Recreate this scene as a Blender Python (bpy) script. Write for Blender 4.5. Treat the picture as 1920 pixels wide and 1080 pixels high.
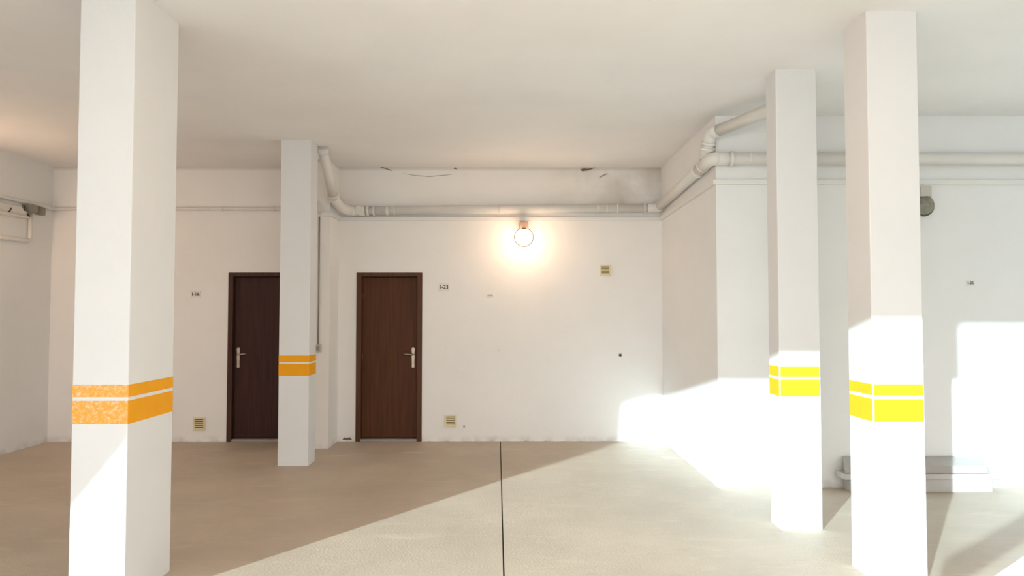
import bpy, bmesh, math, random
from mathutils import Vector, Matrix
random.seed(7)
S = bpy.context.scene
for o in list(bpy.data.objects): bpy.data.objects.remove(o)
COL = S.collection
# ------------------------------------------------ camera, sky, sun, exposure
cd = bpy.data.cameras.new('camera'); cam = bpy.data.objects.new('camera', cd); COL.objects.link(cam)
cd.sensor_width = 36; cd.lens = 36 * 1340 / 1920; cd.clip_start = 0.05
cam.location = (0, 0, 1.6)
cam.rotation_euler = (math.pi / 2 + math.atan(48 / 1340), 0, -math.atan(6 / 1340))
S.camera = cam
S.view_settings.view_transform = 'Standard'; S.view_settings.look = 'None'
S.view_settings.gamma = 1; S.view_settings.use_curve_mapping = False
S.view_settings.exposure = 0.62
W = bpy.data.worlds.new('sky'); S.world = W; W.use_nodes = True
nt = W.node_tree; bg = nt.nodes['Background']
tc = nt.nodes.new('ShaderNodeTexCoord'); sx = nt.nodes.new('ShaderNodeSeparateXYZ'); rp = nt.nodes.new('ShaderNodeValToRGB')
nt.links.new(tc.outputs['Generated'], sx.inputs[0]); nt.links.new(sx.outputs['Z'], rp.inputs[0]); nt.links.new(rp.outputs[0], bg.inputs[0])
rp.color_ramp.elements[0].color = (0.98, 0.98, 0.98, 1); rp.color_ramp.elements[1].color = (0.85, 0.92, 1.0, 1)
bg.inputs[1].default_value = 1.85
sd = bpy.data.lights.new('sun', 'SUN'); sun = bpy.data.objects.new('sun', sd); COL.objects.link(sun)
SUN_AZ = math.atan(0.695); SUN_T = 0.21
sdir = Vector((math.sin(SUN_AZ), math.cos(SUN_AZ), -SUN_T)).normalized()
sun.rotation_euler = sdir.to_track_quat('-Z', 'Y').to_euler(); sun.location = (-6, -8, 3)
sd.energy = 6.8; sd.color = (0.64, 0.87, 1.0); sd.angle = math.radians(0.7)
LAMP = 22.0; FILL = 32.0; SIDE = 36.0

# ------------------------------------------------ helpers
def mat(name, color, rough=0.6, metal=0.0, var=0.0, vscale=3.0, bump=0.0, bscale=40.0, color2=None, emit=None, estr=0, spec=0.5):
    m = bpy.data.materials.new(name); m.use_nodes = True; n = m.node_tree; b = n.nodes['Principled BSDF']
    b.inputs['Base Color'].default_value = (*color, 1); b.inputs['Roughness'].default_value = rough; b.inputs['Metallic'].default_value = metal
    b.inputs['Specular IOR Level'].default_value = spec
    t = n.nodes.new('ShaderNodeTexCoord')
    if var > 0 or color2:
        nz = n.nodes.new('ShaderNodeTexNoise'); nz.inputs['Scale'].default_value = vscale; nz.inputs['Detail'].default_value = 6; nz.inputs['Roughness'].default_value = 0.6
        n.links.new(t.outputs['Object'], nz.inputs['Vector'])
        r = n.nodes.new('ShaderNodeValToRGB'); n.links.new(nz.outputs['Fac'], r.inputs[0])
        c2 = color2 or tuple(c * (1 - var) for c in color)
        r.color_ramp.elements[0].position = 0.35; r.color_ramp.elements[0].color = (*c2, 1)
        r.color_ramp.elements[1].position = 0.65; r.color_ramp.elements[1].color = (*color, 1)
        n.links.new(r.outputs[0], b.inputs['Base Color'])
    if bump > 0:
        nb = n.nodes.new('ShaderNodeTexNoise'); nb.inputs['Scale'].default_value = bscale; nb.inputs['Detail'].default_value = 4
        n.links.new(t.outputs['Object'], nb.inputs['Vector'])
        bp = n.nodes.new('ShaderNodeBump'); bp.inputs['Strength'].default_value = bump; bp.inputs['Distance'].default_value = 0.01
        n.links.new(nb.outputs['Fac'], bp.inputs['Height']); n.links.new(bp.outputs[0], b.inputs['Normal'])
    if emit:
        b.inputs['Emission Color'].default_value = (*emit, 1); b.inputs['Emission Strength'].default_value = estr
    return m

def mixnode(n, a, fac, colr):
    mx = n.nodes.new('ShaderNodeMix'); mx.data_type = 'RGBA'
    n.links.new(fac, mx.inputs['Factor']); n.links.new(a, mx.inputs[6]); mx.inputs[7].default_value = (*colr, 1)
    return mx.outputs[2]

def mth(n, op, a, b=None, clamp=False):
    m = n.nodes.new('ShaderNodeMath'); m.operation = op; m.use_clamp = clamp
    for i, v in enumerate((a, b)):
        if v is None: continue
        if isinstance(v, (int, float)): m.inputs[i].default_value = v
        else: n.links.new(v, m.inputs[i])
    return m.outputs[0]

def plaster(name, base, stain_shade=False, dirt=0.5):
    """painted plaster: faint mottling, fine relief, grime rubbed along the foot of the wall"""
    m = mat(name, base, rough=0.75, var=0.035, vscale=1.3, bump=0.12, bscale=25, spec=0.25)
    n = m.node_tree; b = n.nodes['Principled BSDF']; src = b.inputs['Base Color'].links[0].from_socket
    t = n.nodes.new('ShaderNodeTexCoord'); s = n.nodes.new('ShaderNodeSeparateXYZ'); n.links.new(t.outputs['Object'], s.inputs[0])
    nz = n.nodes.new('ShaderNodeTexNoise'); nz.inputs['Scale'].default_value = 7; nz.inputs['Detail'].default_value = 8; n.links.new(t.outputs['Object'], nz.inputs['Vector'])
    low = mth(n, 'SUBTRACT', 1.0, mth(n, 'DIVIDE', s.outputs['Z'], 0.09), True)
    k = mth(n, 'MULTIPLY', low, mth(n, 'MULTIPLY', mth(n, 'SUBTRACT', nz.outputs['Fac'], 0.42, True), 4.0 * dirt, True), True)
    src = mixnode(n, src, k, (0.36, 0.30, 0.24))
    if stain_shade:   # damp staining high in the right-hand corner
        g = n.nodes.new('ShaderNodeTexNoise'); g.inputs['Scale'].default_value = 2.2; g.inputs['Detail'].default_value = 7; n.links.new(t.outputs['Object'], g.inputs['Vector'])
        fx = mth(n, 'MULTIPLY', mth(n, 'SUBTRACT', s.outputs['X'], 0.2), 0.75, True)
        fz = mth(n, 'MULTIPLY', mth(n, 'SUBTRACT', s.outputs['Z'], 2.82), 6.0, True)
        kk = mth(n, 'MULTIPLY', mth(n, 'MULTIPLY', fx, fz), mth(n, 'MULTIPLY', mth(n, 'SUBTRACT', g.outputs['Fac'], 0.3, True), 1.6, True), True)
        src = mixnode(n, src, kk, (0.42, 0.36, 0.28))
        ln = mth(n, 'MULTIPLY', mth(n, 'SUBTRACT', s.outputs['Z'], 3.40), 30.0, True)  # shade under the ceiling, painted as a darker strip along the top
        src = mixnode(n, src, mth(n, 'MULTIPLY', ln, 0.35), (0.42, 0.36, 0.28))
    n.links.new(src, b.inputs['Base Color'])
    return m

def concrete(name, base):
    m = mat(name, base, rough=0.55, spec=0.35, bump=0.25, bscale=60, color2=tuple(c * 0.86 for c in base), vscale=1.1)
    n = m.node_tree; b = n.nodes['Principled BSDF']; src = b.inputs['Base Color'].links[0].from_socket
    t = n.nodes.new('ShaderNodeTexCoord')
    mp = n.nodes.new('ShaderNodeMapping'); mp.inputs['Scale'].default_value = (0.9, 3.2, 1); mp.inputs['Rotation'].default_value = (0, 0, 0.3); n.links.new(t.outputs['Object'], mp.inputs[0])
    a = n.nodes.new('ShaderNodeTexNoise'); a.inputs['Scale'].default_value = 1.85; a.inputs['Detail'].default_value = 10; a.inputs['Roughness'].default_value = 0.7; a.inputs['Distortion'].default_value = 0.6
    n.links.new(mp.outputs[0], a.inputs['Vector'])
    k = mth(n, 'MULTIPLY', mth(n, 'SUBTRACT', a.outputs['Fac'], 0.55, True), 3.0, True)
    src = mixnode(n, src, k, tuple(min(1, c * 1.32) for c in base))
    c = n.nodes.new('ShaderNodeTexNoise'); c.inputs['Scale'].default_value = 6.5; c.inputs['Detail'].default_value = 9; n.links.new(mp.outputs[0], c.inputs['Vector'])
    k2 = mth(n, 'MULTIPLY', mth(n, 'SUBTRACT', c.outputs['Fac'], 0.60, True), 2.2, True)
    src = mixnode(n, src, k2, tuple(x * 0.60 for x in base))
    n.links.new(src, b.inputs['Base Color'])
    n.links.new(mth(n, 'ADD', mth(n, 'MULTIPLY', a.outputs['Fac'], 0.35), 0.35), b.inputs['Roughness'])
    return m

def wood(name, c1, c2):
    m = mat(name, c1, rough=0.5, spec=0.2); n = m.node_tree; b = n.nodes['Principled BSDF']
    t = n.nodes.new('ShaderNodeTexCoord'); mp = n.nodes.new('ShaderNodeMapping'); mp.inputs['Scale'].default_value = (22, 22, 1.1); n.links.new(t.outputs['Object'], mp.inputs[0])
    a = n.nodes.new('ShaderNodeTexNoise'); a.inputs['Scale'].default_value = 1.6; a.inputs['Detail'].default_value = 7; n.links.new(mp.outputs[0], a.inputs['Vector'])
    r = n.nodes.new('ShaderNodeValToRGB'); n.links.new(a.outputs['Fac'], r.inputs[0])
    r.color_ramp.elements[0].position = 0.3; r.color_ramp.elements[0].color = (*c2, 1); r.color_ramp.elements[1].position = 0.7; r.color_ramp.elements[1].color = (*c1, 1)
    n.links.new(r.outputs[0], b.inputs['Base Color'])
    return m

def worn_paint(name, c, under):
    m = mat(name, c, rough=0.6, bump=0.5, bscale=90); n = m.node_tree; b = n.nodes['Principled BSDF']
    t = n.nodes.new('ShaderNodeTexCoord')
    a = n.nodes.new('ShaderNodeTexNoise'); a.inputs['Scale'].default_value = 55; a.inputs['Detail'].default_value = 8; a.inputs['Roughness'].default_value = 0.75; n.links.new(t.outputs['Object'], a.inputs['Vector'])
    r = n.nodes.new('ShaderNodeValToRGB'); n.links.new(a.outputs['Fac'], r.inputs[0])
    r.color_ramp.elements[0].position = 0.47; r.color_ramp.elements[0].color = (*c, 1); r.color_ramp.elements[1].position = 0.66; r.color_ramp.elements[1].color = (*under, 1)
    n.links.new(r.outputs[0], b.inputs['Base Color'])
    return m

WHITE = (0.87, 0.855, 0.83)
M = dict(
    wall=plaster('wall_plaster', WHITE), wallb=plaster('back_wall_plaster', (0.90, 0.87, 0.83), stain_shade=True, dirt=0.5),
    ceil=mat('ceiling_paint', (0.93, 0.91, 0.89), 0.8, var=0.05, vscale=0.9, bump=0.1, bscale=18, spec=0.2),
    col=mat('column_paint', (0.78, 0.77, 0.755), 0.6, var=0.03, vscale=2, bump=0.1, bscale=30, spec=0.3),
    floor=concrete('concrete_floor', (0.56, 0.46, 0.352)), joint=mat('joint_filler', (0.07, 0.055, 0.04), 0.9),
    pave=concrete('pavement_concrete', (0.55, 0.53, 0.50)),
    yel=mat('yellow_paint', (0.90, 0.385, 0.012), 0.6, spec=0.15, var=0.05, vscale=6), yelw=worn_paint('worn_yellow_paint', (0.88, 0.40, 0.04), (0.84, 0.64, 0.40)),
    pipe=mat('painted_plastic_pipe', (0.77, 0.74, 0.69), 0.42, var=0.04, vscale=5), trunk=mat('trunking_plastic', (0.80, 0.78, 0.74), 0.5),
    dark=mat('dark_gap', (0.05, 0.035, 0.025), 0.9),
    wd1=wood('dark_red_wood', (0.060, 0.019, 0.014), (0.036, 0.011, 0.008)), wf1=wood('dark_frame_wood', (0.085, 0.035, 0.022), (0.05, 0.02, 0.013)),
    wd2=wood('brown_wood', (0.100, 0.033, 0.010), (0.070, 0.022, 0.006)), wf2=wood('brown_frame_wood', (0.12, 0.05, 0.026), (0.08, 0.032, 0.016)),
    metal=mat('aged_metal', (0.42, 0.34, 0.26), 0.35, 1.0), brz=mat('brown_hinge', (0.16, 0.08, 0.04), 0.45, 0.5), cream=mat('cream_plastic', (0.80, 0.68, 0.42), 0.5), slot=mat('vent_shadow_gap', (0.12, 0.08, 0.03), 0.9),
    plate=mat('plate_white', (0.80, 0.77, 0.70), 0.5), ink=mat('black_ink', (0.02, 0.017, 0.012), 0.6),
    grey=mat('grey_plastic', (0.30, 0.27, 0.23), 0.6), greyl=mat('light_grey_plastic', (0.56, 0.52, 0.46), 0.6),
    terra=mat('pinkish_lamp_base', (0.62, 0.40, 0.30), 0.6), rim=mat('rim_grey', (0.10, 0.09, 0.06), 0.5),
    lit=mat('lit_globe_glass', (0.95, 0.9, 0.85), 0.3, emit=(1.0, 0.68, 0.45), estr=LAMP),
    fill=mat('fill_globe_glass', (0.95, 0.9, 0.85), 0.3, emit=(1.0, 0.72, 0.52), estr=FILL),
    side=mat('side_globe_glass', (0.95, 0.9, 0.85), 0.3, emit=(1.0, 0.68, 0.45), estr=SIDE),
    unlit=mat('dusty_globe_glass', (0.27, 0.26, 0.20), 0.22, var=0.3, vscale=30),
    slab=mat('white_slab', (0.55, 0.51, 0.48), 0.5, var=0.05, vscale=6, bump=0.15, bscale=30), slabt=mat('grey_slab', (0.42, 0.38, 0.345), 0.5, var=0.06, vscale=6, bump=0.15),
    thresh=mat('grey_threshold', (0.34, 0.30, 0.27), 0.5), paper=mat('paper_white', (0.80, 0.78, 0.73), 0.7), flake=mat('pale_floor_strip', (0.72, 0.66, 0.58), 0.8),  # flake: pale strips lying on the floor
    crack=mat('bare_render', (0.20, 0.14, 0.09), 0.9), crk2=mat('hairline_crack', (0.42, 0.31, 0.22), 0.9), rail=mat('galvanised_steel', (0.45, 0.45, 0.46), 0.4, 0.8))

def link(name, me, m=None, parent=None, label=None, cat=None, group=None, kind=None, smooth=False):
    o = bpy.data.objects.new(name, me); COL.objects.link(o)
    if m is not None: me.materials.append(m)
    if smooth:
        for p in me.polygons: p.use_smooth = True
    if parent: o.parent = parent
    if label: o['label'] = label
    if cat: o['category'] = cat
    if group: o['group'] = group
    if kind: o['kind'] = kind
    return o

def bm_obj(name, bm, m, **k):
    bmesh.ops.recalc_face_normals(bm, faces=bm.faces)
    me = bpy.data.meshes.new(name); bm.to_mesh(me); bm.free()
    return link(name, me, m, **k)

def add_box(bm, x0, x1, y0, y1, z0, z1, bev=0):
    r = bmesh.ops.create_cube(bm, size=1)
    vs = r['verts']
    bmesh.ops.scale(bm, vec=(x1 - x0, y1 - y0, z1 - z0), verts=vs)
    bmesh.ops.translate(bm, vec=((x0 + x1) / 2, (y0 + y1) / 2, (z0 + z1) / 2), verts=vs)
    if bev:
        es = list({e for v in vs for e in v.link_edges})
        bmesh.ops.bevel(bm, geom=es, offset=bev, segments=2, affect='EDGES', profile=0.5)

def box(name, m, b, bev=0, **k):
    bm = bmesh.new(); add_box(bm, *b, bev=bev); return bm_obj(name, bm, m, **k)

def boxes(name, m, bs, bev=0, **k):
    bm = bmesh.new()
    for b in bs: add_box(bm, *b, bev=bev)
    return bm_obj(name, bm, m, **k)

def empty(name, loc, label, cat, group=None):
    o = bpy.data.objects.new(name, None); COL.objects.link(o); o.location = loc; o.empty_display_size = 0.1
    o['label'] = label; o['category'] = cat
    if group: o['group'] = group
    return o

def fillet(pts, r, n=8):
    pts = [Vector(p) for p in pts]; out = [pts[0]]
    for i in range(1, len(pts) - 1):
        a, b, c = pts[i - 1], pts[i], pts[i + 1]
        d1 = (a - b); d2 = (c - b); rr = min(r, d1.length * 0.45, d2.length * 0.45)
        p0 = b + d1.normalized() * rr; p2 = b + d2.normalized() * rr
        for k in range(n + 1):
            t = k / n; out.append((1 - t) ** 2 * p0 + 2 * t * (1 - t) * b + t * t * p2)
    out.append(pts[-1]); return out

def add_tube(bm, pts, r, seg=20, caps=True):
    pts = [Vector(p) for p in pts]; rings = []
    t0 = (pts[1] - pts[0]).normalized(); u = t0.orthogonal().normalized()
    for i, p in enumerate(pts):
        if i == 0: t = t0
        elif i == len(pts) - 1: t = (pts[-1] - pts[-2]).normalized()
        else: t = ((pts[i + 1] - p).normalized() + (p - pts[i - 1]).normalized()).normalized()
        u = (u - t * u.dot(t)).normalized(); v = t.cross(u)
        rr = r[i] if isinstance(r, (list, tuple)) else r
        rings.append([bm.verts.new(p + (u * math.cos(2 * math.pi * k / seg) + v * math.sin(2 * math.pi * k / seg)) * rr) for k in range(seg)])
    for a, b in zip(rings, rings[1:]):
        for k in range(seg): bm.faces.new((a[k], a[(k + 1) % seg], b[(k + 1) % seg], b[k]))
    if caps: bm.faces.new(rings[0][::-1]); bm.faces.new(rings[-1])

def tube(name, m, pts, r, seg=20, **k):
    bm = bmesh.new(); add_tube(bm, pts, r, seg)
    o = bm_obj(name, bm, m, **k)
    for p in o.data.polygons: p.use_smooth = len(p.vertices) == 4
    return o

def add_sweep(bm, pts, prof):
    """prof = [(side, z)] swept along a level-ish path with mitred corners"""
    pts = [Vector(p) for p in pts]; rings = []
    for i, p in enumerate(pts):
        d1 = (p - pts[i - 1]) if i else (pts[1] - p); d2 = (pts[i + 1] - p) if i < len(pts) - 1 else d1
        d1 = Vector((d1.x, d1.y, 0)).normalized(); d2 = Vector((d2.x, d2.y, 0)).normalized()
        n1 = Vector((-d1.y, d1.x, 0)); n2 = Vector((-d2.y, d2.x, 0)); n = (n1 + n2).normalized(); n = n / max(0.3, n.dot(n1))
        rings.append([bm.verts.new(p + n * a + Vector((0, 0, z))) for a, z in prof])
    q = len(prof)
    for a, b in zip(rings, rings[1:]):
        for k in range(q): bm.faces.new((a[k], a[(k + 1) % q], b[(k + 1) % q], b[k]))
    bm.faces.new(rings[0][::-1]); bm.faces.new(rings[-1])

def prism(name, m, poly, axis, a, b, **k):
    """poly extruded along axis ('x','y','z') from a to b"""
    bm = bmesh.new()
    def P(u, v, w): return {'x': (w, u, v), 'y': (u, w, v), 'z': (u, v, w)}[axis]
    f = [bm.verts.new(P(u, v, a)) for u, v in poly]; g = [bm.verts.new(P(u, v, b)) for u, v in poly]
    bm.faces.new(f); bm.faces.new(g[::-1]); q = len(poly)
    for i in range(q): bm.faces.new((f[i], g[i], g[(i + 1) % q], f[(i + 1) % q]))
    return bm_obj(name, bm, m, **k)

def text_mesh(name, body, size, loc, m, parent, depth=0.0012):
    cu = bpy.data.curves.new(name, 'FONT'); cu.body = body; cu.size = size; cu.extrude = depth; cu.align_x = 'CENTER'; cu.align_y = 'CENTER'; cu.offset = size * 0.012
    t = bpy.data.objects.new('t', cu); COL.objects.link(t)
    bpy.context.view_layer.update()
    me = bpy.data.meshes.new_from_object(t.evaluated_get(bpy.context.evaluated_depsgraph_get()))
    bpy.data.objects.remove(t)
    me.transform(Matrix.Translation(loc) @ Matrix.Rotation(math.pi / 2, 4, 'X'))
    me.materials.clear()
    return link(name, me, m, parent=parent)

# ------------------------------------------------ the setting
YB, YF, H, XL, XC, XR, Y0 = 8.99, 6.615, 3.45, -5.75, 1.93, 9.0, -0.75
D1 = (-3.521, -2.70, 2.116); D2 = (-1.913, -1.088, 2.116)
fl = prism('floor', M['joint'], [(XL - .2, Y0), (XR + .2, Y0), (XR + .2, YB + .5), (XL - .2, YB + .5)], 'z', -0.25, -0.02, kind='structure')
def jx(y): return -0.03 + (4.42 - y) * 0.0165
g = 0.005
prism('slab', M['floor'], [(XL - .2, Y0), (jx(Y0) - g, Y0), (jx(YB + .5) - g, YB + .5), (XL - .2, YB + .5)], 'z', -0.02, 0, parent=fl)
prism('slab', M['floor'], [(jx(Y0) + g, Y0), (XR + .2, Y0), (XR + .2, YB + .5), (jx(YB + .5) + g, YB + .5)], 'z', -0.02, 0, parent=fl)
box('pavement', M['pave'], (-40, 40, -40, Y0, -0.3, -0.005), kind='structure', label='concrete pavement outside the garage opening')
box('ceiling', M['ceil'], (XL - .2, XR + .2, Y0 - .06, YB + .2, H, H + .25), kind='structure')
# back wall built round the two door openings
wb = boxes('wall_back', M['wallb'], [
    (XL - .2, D1[0], YB, YB + .2, 0, H), (D1[0], D1[1], YB, YB + .2, D1[2], H), (D1[1], D2[0], YB, YB + .2, 0, H),
    (D2[0], D2[1], YB, YB + .2, D2[2], H), (D2[1], XC + .2, YB, YB + .2, 0, H)], kind='structure')
boxes('wall_back_outer', M['dark'], [(D1[0] - .1, D1[1] + .1, YB + .2, YB + .3, 0, 2.3), (D2[0] - .1, D2[1] + .1, YB + .2, YB + .3, 0, 2.3)], kind='structure')
box('wall_left', M['wall'], (XL - .2, XL, Y0, YB, 0, H), kind='structure')
box('wall_pilaster', M['wallb'], (-2.70, -2.14, 8.54, YB, 0, H), kind='structure', label='shallow white pilaster on the back wall beside the second door')
box('wall_right', M['wall'], (XC, XC + .2, YF, YB, 0, H), kind='structure')
box('wall_right_front', M['wall'], (XC + .2, XR + .2, YF, YF + .2, 0, H), kind='structure')
# unseen front of the garage, its opening stepped and haunched to shape the sunlight
prism('wall_front_unseen', M['wall'], [(XL - .2, 0), (XL, 0), (XL, 1.72), (-5.42, 2.12), (-5.35, 2.95), (-5.0, 3.04), (-3.2, 2.86), (-0.96, 2.86), (-0.96, 3.38), (1.3, 3.38), (1.3, 1.9), (8.0, 1.9), (8.0, 0), (XR + .2, 0), (XR + .2, H), (XL - .2, H)],
      'y', Y0 - .06, Y0, kind='structure')
box('wall_right_side', M['wall'], (XR, XR + .2, Y0, YF, 0, H), kind='structure', label='white side wall at the far right of the garage')

# ------------------------------------------------ columns
def column(x0, x1, y0, y1, bands, label, worn=False, corner=0.0):
    c = empty('column', ((x0 + x1) / 2, (y0 + y1) / 2, 0), label, 'column', 'square columns with yellow bands')
    inv = Matrix.Translation(-c.location)
    bm = bmesh.new(); add_box(bm, x0, x1, y0, y1, 0, H)
    es = [e for e in bm.edges if abs(e.verts[0].co.z - e.verts[1].co.z) > 1]
    bmesh.ops.bevel(bm, geom=es, offset=0.006, segments=2, affect='EDGES', profile=0.5)
    s = bm_obj('shaft', bm, M['col'], parent=c); s.data.transform(inv)
    e = 0.0012; q = 0.006 + corner
    for z1, z0 in bands:
        for face in ('front', 'right', 'left', 'rear'):
            b = {'front': (x0 + q, x1 - q, y0 - e, y0 + .002), 'rear': (x0 + q, x1 - q, y1 - .002, y1 + e),
                 'left': (x0 - e, x0 + .002, y0 + q, y1 - q), 'right': (x1 - .002, x1 + e, y0 + q, y1 - q)}[face]
            w = worn and face == 'front'
            o = box('painted_band', M['yelw'] if w else M['yel'], (*b, z0, z1), parent=c); o.data.transform(inv)
            if w: o['label'] = 'worn, blotchy yellow band with white showing through'
    return c
column(-2.42, -2.11, 3.99, 4.52, [(1.205, 1.137), (1.117, 0.988)], 'large white column nearest on the left, worn blotchy yellow bands on its front', worn=True, corner=-0.004)
column(-2.43, -2.11, 7.58, 7.85, [(1.158, 1.087), (1.068, 0.945)], 'slim white yellow-banded column standing between the two brown doors', corner=-0.004)
column(2.018, 2.325, 5.34, 5.55, [(1.204, 1.128), (1.108, 0.982)], 'white yellow-banded column second from the right, just left of the nearest right one', corner=0.001)
column(2.185, 2.495, 4.30, 4.60, [(1.176, 1.108), (1.087, 0.951)], 'white column nearest on the right, sunlit bright lemon yellow bands', corner=0.001)

# ------------------------------------------------ doors
def door(name, d, mf, ml, hinge_right, label):
    x0, x1, zt = d; fw = 0.062
    r = bpy.data.objects.new(name, None); COL.objects.link(r); r.location = (0, 0, 0); r['kind'] = 'structure'; r['label'] = label
    box('frame_post', mf, (x0, x0 + fw, YB - .012, YB + .12, 0, zt), bev=.004, parent=r)
    box('frame_post', mf, (x1 - fw, x1, YB - .012, YB + .12, 0, zt), bev=.004, parent=r)
    box('frame_head', mf, (x0 + fw, x1 - fw, YB - .012, YB + .12, zt - .05, zt), bev=.004, parent=r)
    lf = box('door_leaf', ml, (x0 + fw + .003, x1 - fw - .003, YB + .05, YB + .09, .045, zt - .055), bev=.003, parent=r)
    box('threshold', M['thresh'], (x0 + fw, x1 - fw, YB - .01, YB + .12, 0, .035), bev=.004, parent=r)
    for k in range(3):
        z = (0.3, 1.05, 1.82)[k]; hx = (x1 - fw - .006) if hinge_right else (x0 + fw + .006)
        tube('hinge', M['brz'], [(hx, YB + .045, z - .04), (hx, YB + .045, z + .04)], .006, 10, parent=lf)
    hx = (x0 + fw + .055) if hinge_right else (x1 - fw - .055); s = 1 if hinge_right else -1
    yf = YB + .05
    h = tube('handle', M['metal'], fillet([(hx, yf - .005, 1.085), (hx, yf - .055, 1.085), (hx + s * .05, yf - .058, 1.09), (hx + s * .115, yf - .052, 1.098)], .02, 5), [.011] * 1 + [.0095] * 12 + [.008], 12, parent=lf)
    # shaped escutcheon with rounded ends
    poly = []
    for k in range(13):
        a = math.pi * k / 12; poly.append((hx + .021 * math.cos(a), 1.15 + .021 * math.sin(a)))
    poly += [(hx - .015, 1.10), (hx - .019, 1.05), (hx - .015, 0.97)]
    for k in range(13):
        a = math.pi + math.pi * k / 12; poly.append((hx + .018 * math.cos(a), 0.935 + .018 * math.sin(a)))
    poly += [(hx + .015, 0.97), (hx + .019, 1.05), (hx + .015, 1.10)]
    pl = prism('backplate', M['metal'], poly, 'y', yf - .007, yf, parent=lf)
    tube('lock_cylinder', M['metal'], [(hx, yf - .016, 1.0), (hx, yf - .004, 1.0)], .011, 14, parent=lf)
door('door_1', D1, M['wf1'], M['wd1'], True, 'very dark red-brown door partly hidden by the slim column')
door('door_2', D2, M['wf2'], M['wd2'], False, 'plain brown wooden door fully in view on the back wall')

# ------------------------------------------------ drain pipe
R = 0.055
A = [(-2.062, 7.86, 3.44), (-2.062, 8.36, 2.97), (-2.045, 8.60, 2.885), (-1.975, 8.885, 2.882), (-1.90, 8.925, 2.886)]
B0 = (-1.90, 8.925, 2.886); B1 = (1.872, 8.925, 2.925); B2 = (1.868, 6.55, 3.030); B3 = (9.0, 6.55, 3.035)
def v(a, b, t): return tuple(a[i] + (b[i] - a[i]) * t for i in range(3))
dp = empty('drain_pipe', (0, 8.925, 2.9), 'long off-white drain pipe running round the walls just below the ceiling', 'pipe')
def dpart(name, pts, r, seg=24, m='pipe'):
    o = tube(name, M[m], pts, r, seg, parent=dp); o.data.transform(Matrix.Translation(-dp.location)); return o
def ring(a, b, t, r=R * 1.2, ln=.03, name='collar'):
    a, b = Vector(a), Vector(b); d = (b - a).normalized(); p = a + (b - a) * t
    return dpart(name, [p - d * ln / 2, p - d * ln * .35, p + d * ln * .35, p + d * ln / 2], [r * .93, r, r, r * .93])
dpart('pipe', [A[0], A[1]], R); dpart('elbow', fillet(A[1:], .13, 6), R * 1.09)
ring(A[0], A[1], .97); ring(A[0], A[1], .06, R * 1.15, .05); ring(A[2], A[3], .75)
dpart('pipe', [B0, v(B0, B1, .985)], R)
# inspection tee with a round screwed cap beside the left elbow
dpart('tee', [(-1.945, 8.925, 2.885), (-1.80, 8.925, 2.887)], R * 1.13)
dpart('cleanout_cap', [(-1.875, 8.93, 2.886), (-1.875, 8.862, 2.886), (-1.875, 8.855, 2.886)], [R * 1.02, R * 1.02, R * .9])
dpart('cleanout_cap', [(-1.875, 8.86, 2.886), (-1.875, 8.848, 2.886)], [R * .62, R * .58])
ring(B0, B1, .036, R * 1.24, .028); ring(B0, B1, .056, R * 1.2, .022); ring(B0, B1, .10, R * 1.08, .03); ring(B0, B1, .124, R * 1.08, .012)
ring(B0, B1, .473, R * 1.13, .02, 'clamp'); ring(B0, B1, .80, R * 1.1, .015); ring(B0, B1, .83, R * 1.1, .015); ring(B0, B1, .865, R * 1.14, .02); ring(B0, B1, .955, R * 1.16, .02)
dpart('elbow', fillet([v(B0, B1, .965), B1, v(B1, B2, .06)], .09, 8), R * 1.08)
ring(B1, B2, .062, R * 1.24, .03)
dpart('pipe', [v(B1, B2, .04), v(B1, B2, .95)], R)
dpart('elbow', fillet([v(B1, B2, .83), B2, v(B2, B3, .026)], .17, 10), R * 1.12)
ring(B1, B2, .80, R * 1.26, .03); ring(B1, B2, .89, R * 1.22, .02); ring(B2, B3, .0075, R * 1.22, .02); ring(B2, B3, .026, R * 1.26, .03)
dpart('pipe', [v(B2, B3, .02), B3], R)
ring(B2, B3, .2325, R * 1.12, .02); ring(B2, B3, .05, R * 1.08, .02)
# branch rising to the ceiling round the corner
C0 = (1.845, 6.66, 3.05); C1 = (1.868, 6.552, 3.265); C2 = (2.30, 5.90, 3.352)
dpart('branch_pipe', [C0, v(C0, C1, .8)], R * 1.02)
dpart('elbow', fillet([v(C0, C1, .55), C1, v(C1, C2, .12)], .09, 8), R * 1.1)
dpart('branch_pipe', fillet([v(C1, C2, .08), C2, (2.30, 5.86, 3.45)], .03, 6), R * .97)
ring(C0, C1, .42, R * 1.3, .03); ring(C0, C1, .62, R * 1.25, .022)

# ------------------------------------------------ cable trunking / conduit
bm = bmesh.new(); zt = 2.785
pr_ = [(0, -.022), (-.032, -.022), (-.034, .022), (0, .024)]
add_sweep(bm, [(-2.245, 8.54, zt + .003), (-2.14, 8.54, zt), (-2.14, YB, zt + .006), (XC, YB, zt + .006), (XC, YF, 2.822), (XR, YF, 2.815)], pr_)
bm_obj('cable_trunking', bm, M['trunk'], label='thin white cable trunking below the drain pipe on back and right walls', cat='cable trunking')
cc = empty('cable_conduit', (-4, 8.97, 2.92), 'thin white round conduit running along the left and left-hand back wall', 'conduit')
o = tube('conduit_run', M['pipe'], fillet([(XL + .025, 5.5, 2.925), (XL + .025, YB - .022, 2.918), (-2.725, YB - .022, 2.92), (-2.725, 8.517, 2.92), (-2.262, 8.517, 2.92), (-2.262, 8.517, 2.80)], .06, 6), .022, 12, parent=cc); o.data.transform(Matrix.Translation(-cc.location))
for x in (-5.2, -4.4, -3.6, -2.95):
    o = box('clip', M['pipe'], (x - .008, x + .008, YB - .047, YB, 2.893, 2.947), bev=.003, parent=cc); o.data.transform(Matrix.Translation(-cc.location))
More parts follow.
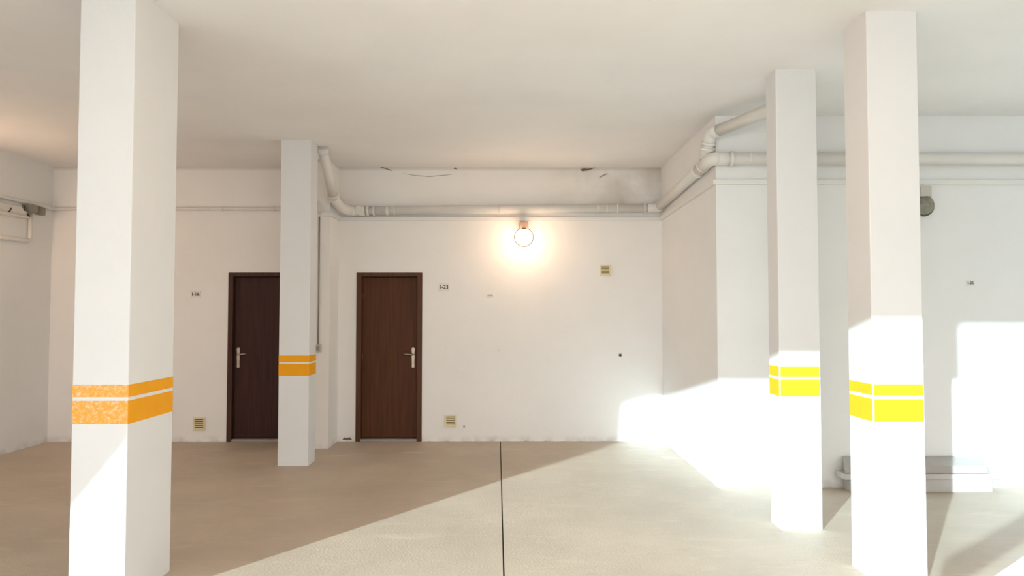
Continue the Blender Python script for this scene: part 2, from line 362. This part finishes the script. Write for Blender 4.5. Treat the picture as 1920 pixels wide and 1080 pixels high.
# switch and its drop
sw = empty('switch_box', (-2.262, 8.54, 1.19), 'small grey surface switch box behind the edge of the slim column', 'switch')
def loc(o, e): o.data.transform(Matrix.Translation(-e.location)); return o
loc(box('housing', M['greyl'], (-2.305, -2.225, 8.49, 8.54, 1.145, 1.235), bev=.006, parent=sw), sw)
loc(box('rocker', M['grey'], (-2.288, -2.242, 8.482, 8.492, 1.165, 1.215), bev=.003, parent=sw), sw)
loc(tube('drop_conduit', M['grey'], [(-2.268, 8.53, 1.235), (-2.268, 8.53, 2.76)], .009, 10, parent=sw), sw)

# ------------------------------------------------ left wall fittings
jb = empty('junction_box', (XL, 8.50, 2.86), 'larger dark grey junction box with a conduit dropping below it on the left wall', 'junction box', 'grey boxes on the left wall')
loc(box('housing', M['grey'], (XL, XL + .10, 8.43, 8.56, 2.80, 2.90), bev=.008, parent=jb), jb)
loc(box('cover', M['grey'], (XL + .10, XL + .108, 8.44, 8.55, 2.81, 2.89), bev=.002, parent=jb), jb)
loc(tube('drop_conduit', M['pipe'], fillet([(XL + .03, 8.535, 2.80), (XL + .03, 8.535, 2.465), (XL + .03, 7.2, 2.45)], .05, 6), .024, 12, parent=jb), jb)
jb = empty('junction_box', (XL, 8.70, 2.86), 'smaller dark grey junction box right of the larger one, left wall', 'junction box', 'grey boxes on the left wall')
loc(box('housing', M['grey'], (XL, XL + .07, 8.65, 8.75, 2.80, 2.895), bev=.006, parent=jb), jb)
loc(box('cover', M['grey'], (XL + .07, XL + .077, 8.66, 8.74, 2.81, 2.885), bev=.002, parent=jb), jb)
fx = empty('batten_light', (XL, 7.9, 2.8), 'worn white light fitting with ragged end wires, high on the left wall', 'light fitting')
loc(prism('body', M['plate'], [(XL, 2.73), (XL + .10, 2.74), (XL + .11, 2.765), (XL + .07, 2.84), (XL, 2.86)], 'y', 7.2, 8.33, parent=fx), fx)
loc(box('tray', M['pipe'], (XL, XL + .14, 7.2, 8.38, 2.715, 2.732), bev=.004, parent=fx), fx)
loc(boxes('end_cap', M['plate'], [(XL + .005, XL + .10, 8.33, 8.37, 2.735, 2.80)], bev=.01, parent=fx), fx)
for k, pts in enumerate([[(XL + .06, 8.35, 2.79), (XL + .08, 8.37, 2.83), (XL + .05, 8.39, 2.87), (XL + .03, 8.42, 2.86)], [(XL + .09, 8.36, 2.77), (XL + .11, 8.41, 2.75), (XL + .09, 8.43, 2.72)], [(XL + .11, 8.05, 2.745), (XL + .13, 8.06, 2.78), (XL + .10, 8.10, 2.80)]]):
    loc(tube('wire', M['dark'], fillet(pts, .02, 4), .006, 8, parent=fx), fx)

# ------------------------------------------------ globe lamps
def globe_lamp(x, y, zc, r, m, mb, label, wall_y):
    e = empty('globe_lamp', (x, wall_y, zc), label, 'wall lamp', 'round wall lamps')
    loc(box('bracket', mb, (x - .05, x + .05, y - .05, wall_y, zc + r * .86, zc + r * .86 + .095), bev=.006, parent=e), e)
    loc(box('backplate', mb, (x - .055, x + .055, wall_y - .012, wall_y, zc + r * .75, zc + r * .86 + .105), bev=.003, parent=e), e)
    loc(tube('collar', M['rim'], [(x, y, zc + r * .8), (x, y, zc + r * 1.0)], r * .55, 24, parent=e), e)
    bm = bmesh.new(); bmesh.ops.create_uvsphere(bm, u_segments=32, v_segments=20, radius=r); bmesh.ops.translate(bm, vec=(x, y, zc), verts=bm.verts)
    gl = bm_obj('globe', bm, m, parent=e, smooth=True); loc(gl, e)
    ro = r * 1.06
    loc(tube('guard_ring', M['rim'], [(x + ro * math.cos(a), y, zc + ro * math.sin(a)) for a in [math.pi * 2 * k / 40 for k in range(41)]], .008, 8, parent=e), e)
    return e
globe_lamp(0.182, 8.62, 2.525, 0.104, M['lit'], M['terra'], 'lit round globe lamp glowing on the back wall below the pipe', YB)
globe_lamp(3.80, 6.50, 2.59, 0.088, M['unlit'], M['greyl'], 'unlit dusty grey globe lamp half hidden behind the nearest right column', YF)

e = empty('globe_lamp', (XL, 7.0, 2.50), 'lit round globe lamp on the left wall, just out of view', 'wall lamp', 'round wall lamps')
loc(box('bracket', M['terra'], (XL, XL + .09, 6.95, 7.05, 2.585, 2.68), bev=.006, parent=e), e)
loc(tube('collar', M['rim'], [(XL + .17, 7.0, 2.58), (XL + .17, 7.0, 2.61)], .058, 24, parent=e), e)
bm = bmesh.new(); bmesh.ops.create_uvsphere(bm, u_segments=32, v_segments=20, radius=.104); bmesh.ops.translate(bm, vec=(XL + .17, 7.0, 2.50), verts=bm.verts)
loc(bm_obj('globe', bm, M['side'], parent=e, smooth=True), e)
# fill lamps added out of view in the front bay to warm the room
for (x, y, lb) in ((-0.3, 2.5, 'added fill globe under the ceiling in the front bay, on the left'), (0.9, 2.5, 'added fill globe under the ceiling in the front bay, on the right')):
    e = empty('fill_globe', (x, y, H), lb, 'added fill lamp', 'fill globes added in the front bay')
    loc(tube('fill_stem', M['rim'], [(x, y, H), (x, y, 3.02)], .012, 10, parent=e), e)
    loc(tube('collar', M['rim'], [(x, y, 3.03), (x, y, 2.99)], .05, 20, parent=e), e)
    bm = bmesh.new(); bmesh.ops.create_uvsphere(bm, u_segments=24, v_segments=16, radius=.12); bmesh.ops.translate(bm, vec=(x, y, 2.89), verts=bm.verts)
    loc(bm_obj('globe', bm, M['fill'], parent=e, smooth=True), e)

b = empty('shadow_board', (1.2, 1.85, 0), 'added unseen board on two legs, shading the floor from the front bay', 'shadow caster')  # added out of view to throw the dark band across the floor
p1, p2 = Vector((0.40, 1.18, 0)), Vector((2.05, 2.53, 0)); dd = (p2 - p1).normalized(); nn = Vector((-dd.y, dd.x, 0)) * .012
def plank(name, a, c, z0, z1):
    loc(prism(name, M['pipe'], [tuple((a - nn)[:2]), tuple((c - nn)[:2]), tuple((c + nn)[:2]), tuple((a + nn)[:2])], 'z', z0, z1, parent=b), b)
plank('board', p1, p2, .745, .90)
for q in (p1 + dd * .08, p2 - dd * .08): plank('leg', q, q + dd * .05, 0, .745); plank('foot', q - dd * .15, q + dd * .2, 0, .03)

# ------------------------------------------------ vents
def vent(x0, x1, z0, z1, label):
    e = empty('air_vent', ((x0 + x1) / 2, YB, z0), label, 'vent', 'cream louvred vents on the back wall')
    y1 = YB
    loc(box('back_panel', M['slot'], (x0 + .01, x1 - .01, y1 - .006, y1, z0 + .01, z1 - .01), parent=e), e)
    w = .02
    for b in ((x0, x1, z0, z0 + w), (x0, x1, z1 - w, z1), (x0, x0 + w, z0 + w, z1 - w), (x1 - w, x1, z0 + w, z1 - w)):
        loc(box('frame_bar', M['cream'], (b[0], b[1], y1 - .018, y1, b[2], b[3]), bev=.002, parent=e), e)
    n = 5; hgt = (z1 - z0 - 2 * w) / n
    for k in range(n):
        zb = z0 + w + k * hgt
        loc(prism('slat', M['cream'], [(y1 - .016, zb + hgt * .02), (y1 - .004, zb + hgt * .5), (y1 - .004, zb + hgt * .62), (y1 - .017, zb + hgt * .55)], 'x', x0 + w, x1 - w, parent=e), e)
vent(1.147, 1.283, 2.078, 2.208, 'cream louvred vent high on the back wall, right of the lamp')
vent(-0.80, -0.65, 0.185, 0.335, 'cream louvred vent near the floor, right of the brown door')
vent(-3.935, -3.785, 0.142, 0.305, 'cream louvred vent near the floor, left of the dark door')

# ------------------------------------------------ number plates
def plate(xc, zc, w, h, body, size, y, label, m='plate'):
    e = empty('number_plate', (xc, y, zc - h / 2), label, 'number plate', 'bay number plates on the walls')
    loc(box('panel', M[m], (xc - w / 2, xc + w / 2, y - .006, y, zc - h / 2, zc + h / 2), bev=.0015, parent=e), e)
    t = text_mesh('lettering', body, size, (xc, y - .0072, zc), M['ink'], e); loc(t, e)
plate(-0.812, 1.932, .135, .098, 'I-23', .068, YB, 'white plate reading I-23 right of the brown door')
plate(-0.235, 1.828, .078, .040, 'I-19', .036, YB, 'tiny white plate reading I-19 on the back wall, left below the lamp')
plate(-3.93, 1.843, .125, .085, 'I-16', .062, YB, 'white plate reading I-16 left of the dark door')
plate(4.287, 1.882, .078, .050, 'I-25', .036, YF, 'small white plate reading I-25 on the right-hand wall')

# ------------------------------------------------ small wall marks
tube('wall_plug', M['paper'], [(-0.127, YB, 1.14), (-0.127, YB - .012, 1.14)], .018, 16, label='small round white plug in the middle of the back wall', cat='wall plug')
b = tube('wall_bolt', M['dark'], [(1.398, YB, 1.08), (1.398, YB - .02, 1.08)], .017, 6, label='small dark bolt sticking out of the back wall at right', cat='bolt')
tube('bolt_washer', M['rail'], [(1.398, YB, 1.08), (1.398, YB - .004, 1.08)], .023, 16, parent=b)
def flake(pts, y, m, th=.004, name='paint_flake', parent=wb): return prism(name, M[m], pts, 'y', y - th, y, parent=parent)
# cracked and lifting paint along the top of the back wall
flake([(-1.626, 3.468 - .03), (-1.60, 3.44), (-1.49, 3.405), (-1.475, 3.40), (-1.50, 3.418), (-1.60, 3.449)], YB, 'crack', .012)
flake([(0.905, 3.425), (0.93, 3.40), (1.0, 3.41), (1.10, 3.445), (1.0, 3.43), (0.95, 3.435)], YB, 'crack', .012)
flake([(-0.70, 3.43), (-0.67, 3.448), (-0.65, 3.425)], YB, 'crack', .008)
pts = [(-1.35, 3.375), (-1.2, 3.352), (-1.05, 3.34), (-1.0, 3.335), (-0.92, 3.345), (-0.8, 3.355), (-0.7, 3.362)]
flake(pts + [(x, z - .007) for x, z in reversed(pts)][1:-1], YB, 'crk2', .003)
flake([(1.16, 3.32), (1.26, 3.37), (1.24, 3.375), (1.19, 3.355), (1.14, 3.325)], YB, 'crk2', .003)
flake([(-2.075, 0.03), (-2.06, 0.055), (-2.01, 0.052), (-1.985, 0.06), (-1.955, 0.03), (-2.02, 0.022)], YB, 'crack', .003, 'bare_patch')
flake([(-0.575, 0.20), (-0.56, 0.165), (-0.54, 0.20)], YB, 'crk2', .003, 'bare_patch')
flake([(1.275, 1.882), (1.285, 1.888), (1.292, 1.878)], YB, 'crk2', .004, 'nail_hole')
# ragged lifted render along the foot of the back wall
for k in range(12):
    x = -1.0 + k * .24 + random.uniform(-.03, .03); w = random.uniform(.02, .07); h = random.uniform(.004, .012)
    if x > 1.85: break
    flake([(x, .003), (x + w * .2, h), (x + w * .7, h * .8), (x + w, .003)], YB, 'crk2', .004, 'render_chip')
# floor marks and scraps
def scrap(pts, label, z=.002):
    return prism('paper_scrap', M['paper'], pts, 'z', 0.0, z, label=label, cat='paper scrap', group='scraps on the floor by the right wall')
scrap([(1.66, 8.56), (1.69, 8.58), (1.77, 8.46), (1.735, 8.44)], 'small white paper scrap on the floor nearest the back right corner')
scrap([(1.70, 8.02), (1.86, 8.0), (1.89, 7.95), (1.74, 7.97)], 'longer white paper scrap on the floor against the right wall')
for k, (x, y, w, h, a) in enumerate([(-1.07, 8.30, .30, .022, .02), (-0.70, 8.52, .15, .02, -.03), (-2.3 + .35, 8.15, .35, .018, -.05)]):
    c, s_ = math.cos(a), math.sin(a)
    prism('pale_strip', M['flake'], [(x - w / 2 * c, y - w / 2 * s_), (x, y - h / 2), (x + w / 2 * c, y + w / 2 * s_), (x, y + h / 2)], 'z', 0, .0012, parent=fl)  # thin pale strips lying on the floor

# ------------------------------------------------ slabs stacked by the right wall
GS = 'white slabs stacked against the right-hand wall'
def slab_obj(name, x0, x1, yz, m, label, skew=0.0):
    """cross-section yz swept along x, right end skewed"""
    bm = bmesh.new(); f = []; g_ = []
    for (y, z) in yz:
        f.append(bm.verts.new((x0 + (y - yz[0][0]) * skew, y, z))); g_.append(bm.verts.new((x1 + (y - yz[0][0]) * skew, y, z)))
    bm.faces.new(f); bm.faces.new(g_[::-1]); q = len(yz)
    for i in range(q): bm.faces.new((f[i], g_[i], g_[(i + 1) % q], f[(i + 1) % q]))
    bmesh.ops.bevel(bm, geom=list(bm.edges), offset=.003, segments=1, affect='EDGES')
    return bm_obj(name, bm, M[m], label=label, cat='slab', group=GS)
slab_obj('base_block', 3.07, 4.335, [(6.445, 0), (6.60, 0), (6.60, .114), (6.445, .114)], 'slab', 'thick white block at the bottom of the low stack by the right wall')
slab_obj('stone_slab', 3.00, 4.395, [(6.43, .1145), (6.60, .1145), (6.60, .164), (6.43, .164)], 'slab', 'white overhanging slab in the middle of the low stack')
slab_obj('stone_slab', 3.02, 4.305, [(6.45, .1655), (6.60, .1655), (6.60, .292), (6.455, .234)], 'slabt', 'grey-white slab tilted against the wall on top of the low stack', skew=.3)
